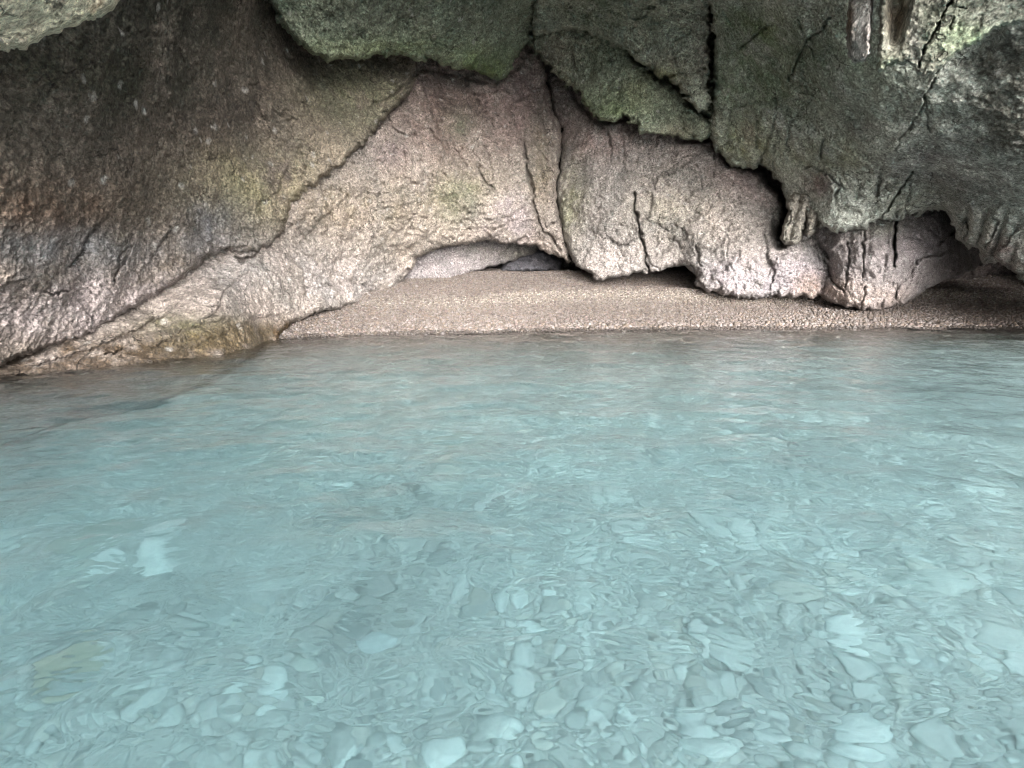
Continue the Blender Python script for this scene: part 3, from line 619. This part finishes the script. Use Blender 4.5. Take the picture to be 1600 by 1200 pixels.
# gravel of the dry beach
x, y = jitter_grid(-5.2, 13.0, 7.9, 16.2, 0.042)
s = y - shore_y(x)
k = (s > -0.35) & (rng.uniform(size=len(x)) < 0.95); x, y, s = x[k], y[k], s[k]
size = rng.lognormal(math.log(0.022), 0.25, len(x)) * (1 + 0.35 * np.exp(-((s - 0.15) / 0.35) ** 2))
pal = np.array([(0.34, 0.30, 0.265), (0.42, 0.385, 0.35), (0.26, 0.225, 0.19), (0.36, 0.30, 0.24), (0.50, 0.47, 0.44), (0.20, 0.175, 0.16), (0.38, 0.31, 0.28)])
cols = pal[rng.choice(len(pal), len(x), p=[.26, .2, .16, .16, .08, .06, .08])] * np.array([1.0, 0.955, 0.985]) * 0.36 * rng.uniform(.8, 1.2, (len(x), 1))
wet = np.clip(1 - np.abs(s + 0.05) / 0.22, 0, 1)[:, None]
cols = cols * np.where(s < 0.06 + 0.03 * np.sin(x * 3), 0.5, 1.0)[:, None]
P, Fa, C = stones(x, y, size, rng.uniform(.5, .8, len(x)), 1, cols, sink=0.25)
me = mesh_from('beach_pebbles', P, faces3=Fa); set_attr(me, 'tint', C)
link('beach_pebbles', me, MPEB, 'pale pink and buff pebbles covering the small beach at the back of the cave', 'pebbles', kind='stuff')

# cobbles of the sea floor
x, y = jitter_grid(-9, 10.5, 0.1, 9.6, 0.056)
k = shore_y(x) - y > 0.2; x, y = x[k], y[k]
size = rng.lognormal(math.log(0.027), 0.5, len(x))
palw = np.array([(0.66, 0.65, 0.63), (0.70, 0.69, 0.67), (0.60, 0.59, 0.57), (0.64, 0.61, 0.57), (0.53, 0.53, 0.52), (0.80, 0.79, 0.77)])
cols = palw[rng.choice(len(palw), len(x), p=[.3, .22, .2, .12, .1, .06])] * rng.uniform(.85, 1.15, (len(x), 1))
bed = fbm(np.stack([x * 0.55, y * 0.55, np.full_like(x, 4.0)], -1), 3) - 0.5 * np.clip((-x - 0.6) / 2.5, 0, 1.2) + 0.12
cols = cols * np.clip(1.02 + 0.4 * np.minimum(bed, 0.12), 0.6, 1.08)[:, None]
tan = np.clip((y - shore_y(x) + 3.2) / 2.6, 0, 1)[:, None] ** 0.8
cols = cols * (1 - tan) + np.array([0.24, 0.215, 0.195]) * rng.uniform(.7, 1.3, (len(x), 1)) * tan
big = size > 0.034
P1, F1, C1 = stones(x[big], y[big], size[big], rng.uniform(.25, .45, big.sum()), 2, cols[big], sink=0.4, tilt=0.2)
P2, F2, C2 = stones(x[~big], y[~big], size[~big], rng.uniform(.3, .5, (~big).sum()), 1, cols[~big], sink=0.35, tilt=0.2)
P, Fa, C = np.concatenate([P1, P2]), np.concatenate([F1, F2 + len(P1)]), np.concatenate([C1, C2])
me = mesh_from('seabed_cobbles', P, faces3=Fa); set_attr(me, 'tint', C)
link('seabed_cobbles', me, MCOB, 'mixed grey cobbles lying all over the sea floor under the clear water', 'cobbles', kind='stuff')

# ---------------------------------------------------------------- larger single stones seen through the water
def floor_hit(px, py):
    """where a sight line, bent at the flat water surface, meets the sea floor"""
    a, b = (px - 800) / FPX, (600 - py) / FPX
    d = np.array([a, CP + SP * b, -SP + CP * b]); d /= np.linalg.norm(d)
    t = -CAM_H / d[2]; p = np.array([0, 0, CAM_H]) + t * d
    h = np.array([d[0], d[1], 0]) / 1.333; q = np.array([h[0], h[1], -math.sqrt(1 - h @ h)])
    for _ in range(400):
        p = p + q * 0.02
        if p[2] < ground_z(np.array([p[0]]), np.array([p[1]]))[0]: break
    return p
def single_stone(name, px, py, r, flat, col, label, cat, group=None):
    p = floor_hit(px, py)
    P, Fa, C = stones(np.array([0.]), np.array([0.]), np.array([r]), np.array([flat]), 4, np.array([col]), sink=0.5, tilt=0.12, lump=0.16)
    P[:, 2] -= P[:, 2].mean()
    P = P * (1 + 0.07 * fbm(P / r * 1.3 + px * 0.1, 3))[:, None]
    me = mesh_from(name, P, faces3=Fa); set_attr(me, 'tint', C)
    return link(name, me, MCOB, label, cat, group, loc=(p[0], p[1], p[2] + r * flat * 0.5))
W = (0.80, 0.80, 0.78); Y_ = (0.56, 0.51, 0.36)
for a in [(376, 1080, .085, .6, W, 'white stone, left one of a close pair under the water'),
          (418, 1096, .09, .55, W, 'white stone, right one of a close pair under the water'),
          (476, 1058, .10, .45, (0.66, 0.66, 0.62), 'pale rounded stone just beyond the close white pair'),
          (115, 1060, .10, .4, (0.55, 0.51, 0.42), 'flat yellowish stone on the sea floor near the left edge'),
          (585, 1010, .14, .4, (0.62, 0.64, 0.64), 'large bluish white slab of stone under the water'),
          (240, 866, .13, .4, W, 'white oval stone in the darker water on the left'),
          (530, 752, .17, .45, W, 'white stone by itself in mid water, left of centre'),
          (706, 692, .30, .4, (0.6, 0.6, 0.56), 'broad pale stone far out toward the beach'),
          (1105, 878, .16, .35, W, 'wide flat white stone right of the middle'),
          (1345, 1130, .17, .4, W, 'big white stone at the bottom right'),
          (1105, 818, .16, .35, (0.66, 0.66, 0.64), 'pale stone just beyond the wide flat white one'),
          (1460, 905, .24, .3, (0.66, 0.66, 0.63), 'broad pale slab under the water on the right'),
          (1130, 1010, .16, .4, (0.62, 0.62, 0.6), 'round grey white stone in swirling water'),
          (835, 985, .10, .5, W, 'small white stone at the lower centre'),
          (165, 840, .30, .22, (0.5, 0.5, 0.46), 'long low slab on the sea floor at the left')]:
    single_stone('submerged_stone', a[0], a[1], a[2] * 0.65, a[3], a[4], a[5], 'stone')

# ---------------------------------------------------------------- water
def water_z(x, y):
    o = np.zeros_like(x)
    r = np.random.default_rng(3)
    near = np.exp(-np.clip(np.abs(y) - 14, 0, None) / 10)
    for k in range(26):
        lam = 0.17 * (1.075 ** k); th = math.radians(90 + r.normal(0, 42)); kk = 2 * math.pi / lam
        o = o + 0.0042 * lam ** 1.0 * np.sin(kk * (x * math.cos(th) + y * math.sin(th)) + r.uniform(0, 6.28) + 1.2 * perlin(np.stack([x * .6, y * .6, np.full_like(x, k)], -1)))
    p = np.stack([x * 2.2, y * 3.0, np.zeros_like(x)], -1)
    return (o * 0.9 + 0.006 * fbm(p, 3, 0.5)) * near
wx = np.concatenate([np.linspace(-300, -13, 20), np.arange(-12, 14, 0.035), np.linspace(14.5, 300, 20)])
wy = np.concatenate([np.linspace(-400, -4, 40), np.arange(-3, 0.3, 0.12), np.arange(0.4, 11.5, 0.03)])
co, F = grid_mesh('w', wx, wy, water_z)
# close the body of water: sides and bottom
nx, ny = len(wx), len(wy); nt = len(co)
ringi = np.concatenate([np.arange(nx), (np.arange(1, ny) * nx + nx - 1), (ny - 1) * nx + np.arange(nx - 2, -1, -1), np.arange(ny - 2, 0, -1) * nx])
low = co[ringi].copy(); low[:, 2] = -30
co = np.concatenate([co, low, [[0, -100, -30]]]); nr = len(ringi)
i = np.arange(nr); j = (i + 1) % nr
S = np.stack([ringi[j], ringi[i], nt + i, nt + j], -1)
T = np.stack([nt + j, nt + i, np.full(nr, nt + nr)], -1)
mw = newmat('sea_water'); n = NT(mw)
pos = n.new('ShaderNodeNewGeometry').outputs['Position']
sv = n.new('ShaderNodeMapping', {'Vector': pos, 'Scale': (1.0, 1.6, 1.0)}).outputs[0]
h = n.math('ADD', n.math('MULTIPLY', n.noise(sv, 3.5, 2, 0.5, 0.8), 0.029), n.math('MULTIPLY', n.noise(sv, 9.0, 2, 0.5, 0.6), 0.003))
bmp = n.new('ShaderNodeBump', {'Height': h, 'Strength': 0.6, 'Distance': 1.0}).outputs[0]
rf = n.new('ShaderNodeBsdfRefraction', {'Color': (1, 1, 1, 1), 'Roughness': 0.085, 'IOR': 1.333, 'Normal': bmp})
gs = n.new('ShaderNodeBsdfAnisotropic', {'Color': (1, 1, 1, 1), 'Roughness': 0.02, 'Normal': bmp})
fr = n.new('ShaderNodeFresnel', {'IOR': 1.333, 'Normal': bmp})
gl = n.new('ShaderNodeMixShader', {0: fr.outputs[0], 1: rf.outputs[0], 2: gs.outputs[0]})
va = n.new('ShaderNodeVolumeAbsorption', {'Color': (0.30, 0.82, 0.892, 1), 'Density': 0.34})
vs_ = n.new('ShaderNodeVolumeScatter', {'Color': (0.85, 0.96, 0.97, 1), 'Density': 0.23, 'Anisotropy': 0.1})
vv = n.new('ShaderNodeAddShader', {0: va.outputs[0], 1: vs_.outputs[0]})
o = n.new('ShaderNodeOutputMaterial', {0: gl.outputs[0]}); n.l.new(vv.outputs[0], o.inputs['Volume'])
link('water', mesh_from('water', co, faces4=np.concatenate([F, S]), faces3=T), mw, kind='structure')

# ---------------------------------------------------------------- light
w = bpy.data.worlds.new('World'); SC.world = w; w.use_nodes = True
nt_ = w.node_tree; nt_.nodes.clear()
sky = nt_.nodes.new('ShaderNodeTexSky'); sky.sky_type = 'NISHITA'; sky.sun_disc = False
SUN_EL, SUN_AZ = math.radians(21), math.radians(168)      # azimuth clockwise from +Y
sky.sun_elevation = SUN_EL; sky.sun_rotation = SUN_AZ; sky.air_density = 1.0; sky.dust_density = 4.0
hs = nt_.nodes.new('ShaderNodeHueSaturation'); hs.inputs['Saturation'].default_value = 0.25
bg = nt_.nodes.new('ShaderNodeBackground'); bg.inputs[1].default_value = 0.15
ow = nt_.nodes.new('ShaderNodeOutputWorld')
nt_.links.new(sky.outputs[0], hs.inputs['Color']); nt_.links.new(hs.outputs[0], bg.inputs[0]); nt_.links.new(bg.outputs[0], ow.inputs[0])
sl = bpy.data.lights.new('sun', 'SUN'); sl.energy = 0.9; sl.angle = math.radians(45); sl.color = (1, 0.985, 0.975)
so = bpy.data.objects.new('sun', sl); COL.objects.link(so)
from mathutils import Vector
sd = Vector((math.sin(SUN_AZ) * math.cos(SUN_EL), math.cos(SUN_AZ) * math.cos(SUN_EL), math.sin(SUN_EL)))
so.rotation_euler = sd.to_track_quat('Z', 'Y').to_euler()
so.location = (6, -10, 12)

# ---------------------------------------------------------------- camera and render settings
cam = bpy.data.cameras.new('camera'); co_ = bpy.data.objects.new('camera', cam); COL.objects.link(co_)
cam.sensor_width = 36; cam.lens = 18.0; cam.clip_end = 2000; cam.clip_start = 0.05
co_.location = (0, 0, CAM_H); co_.rotation_euler = (math.radians(90) - PITCH, 0, 0)
SC.camera = co_
vs = SC.view_settings; vs.view_transform = 'Standard'; vs.look = 'None'; vs.exposure = 2.85; vs.gamma = 1
cy = SC.cycles
cy.max_bounces = 10; cy.diffuse_bounces = 5; cy.glossy_bounces = 4; cy.transmission_bounces = 8; cy.volume_bounces = 1
cy.caustics_refractive = True; cy.caustics_reflective = True; cy.sample_clamp_indirect = 6.0
cy.use_denoising = True; cy.denoising_prefilter = 'ACCURATE'; cy.pixel_filter_type = 'BLACKMAN_HARRIS'; cy.filter_width = 1.1
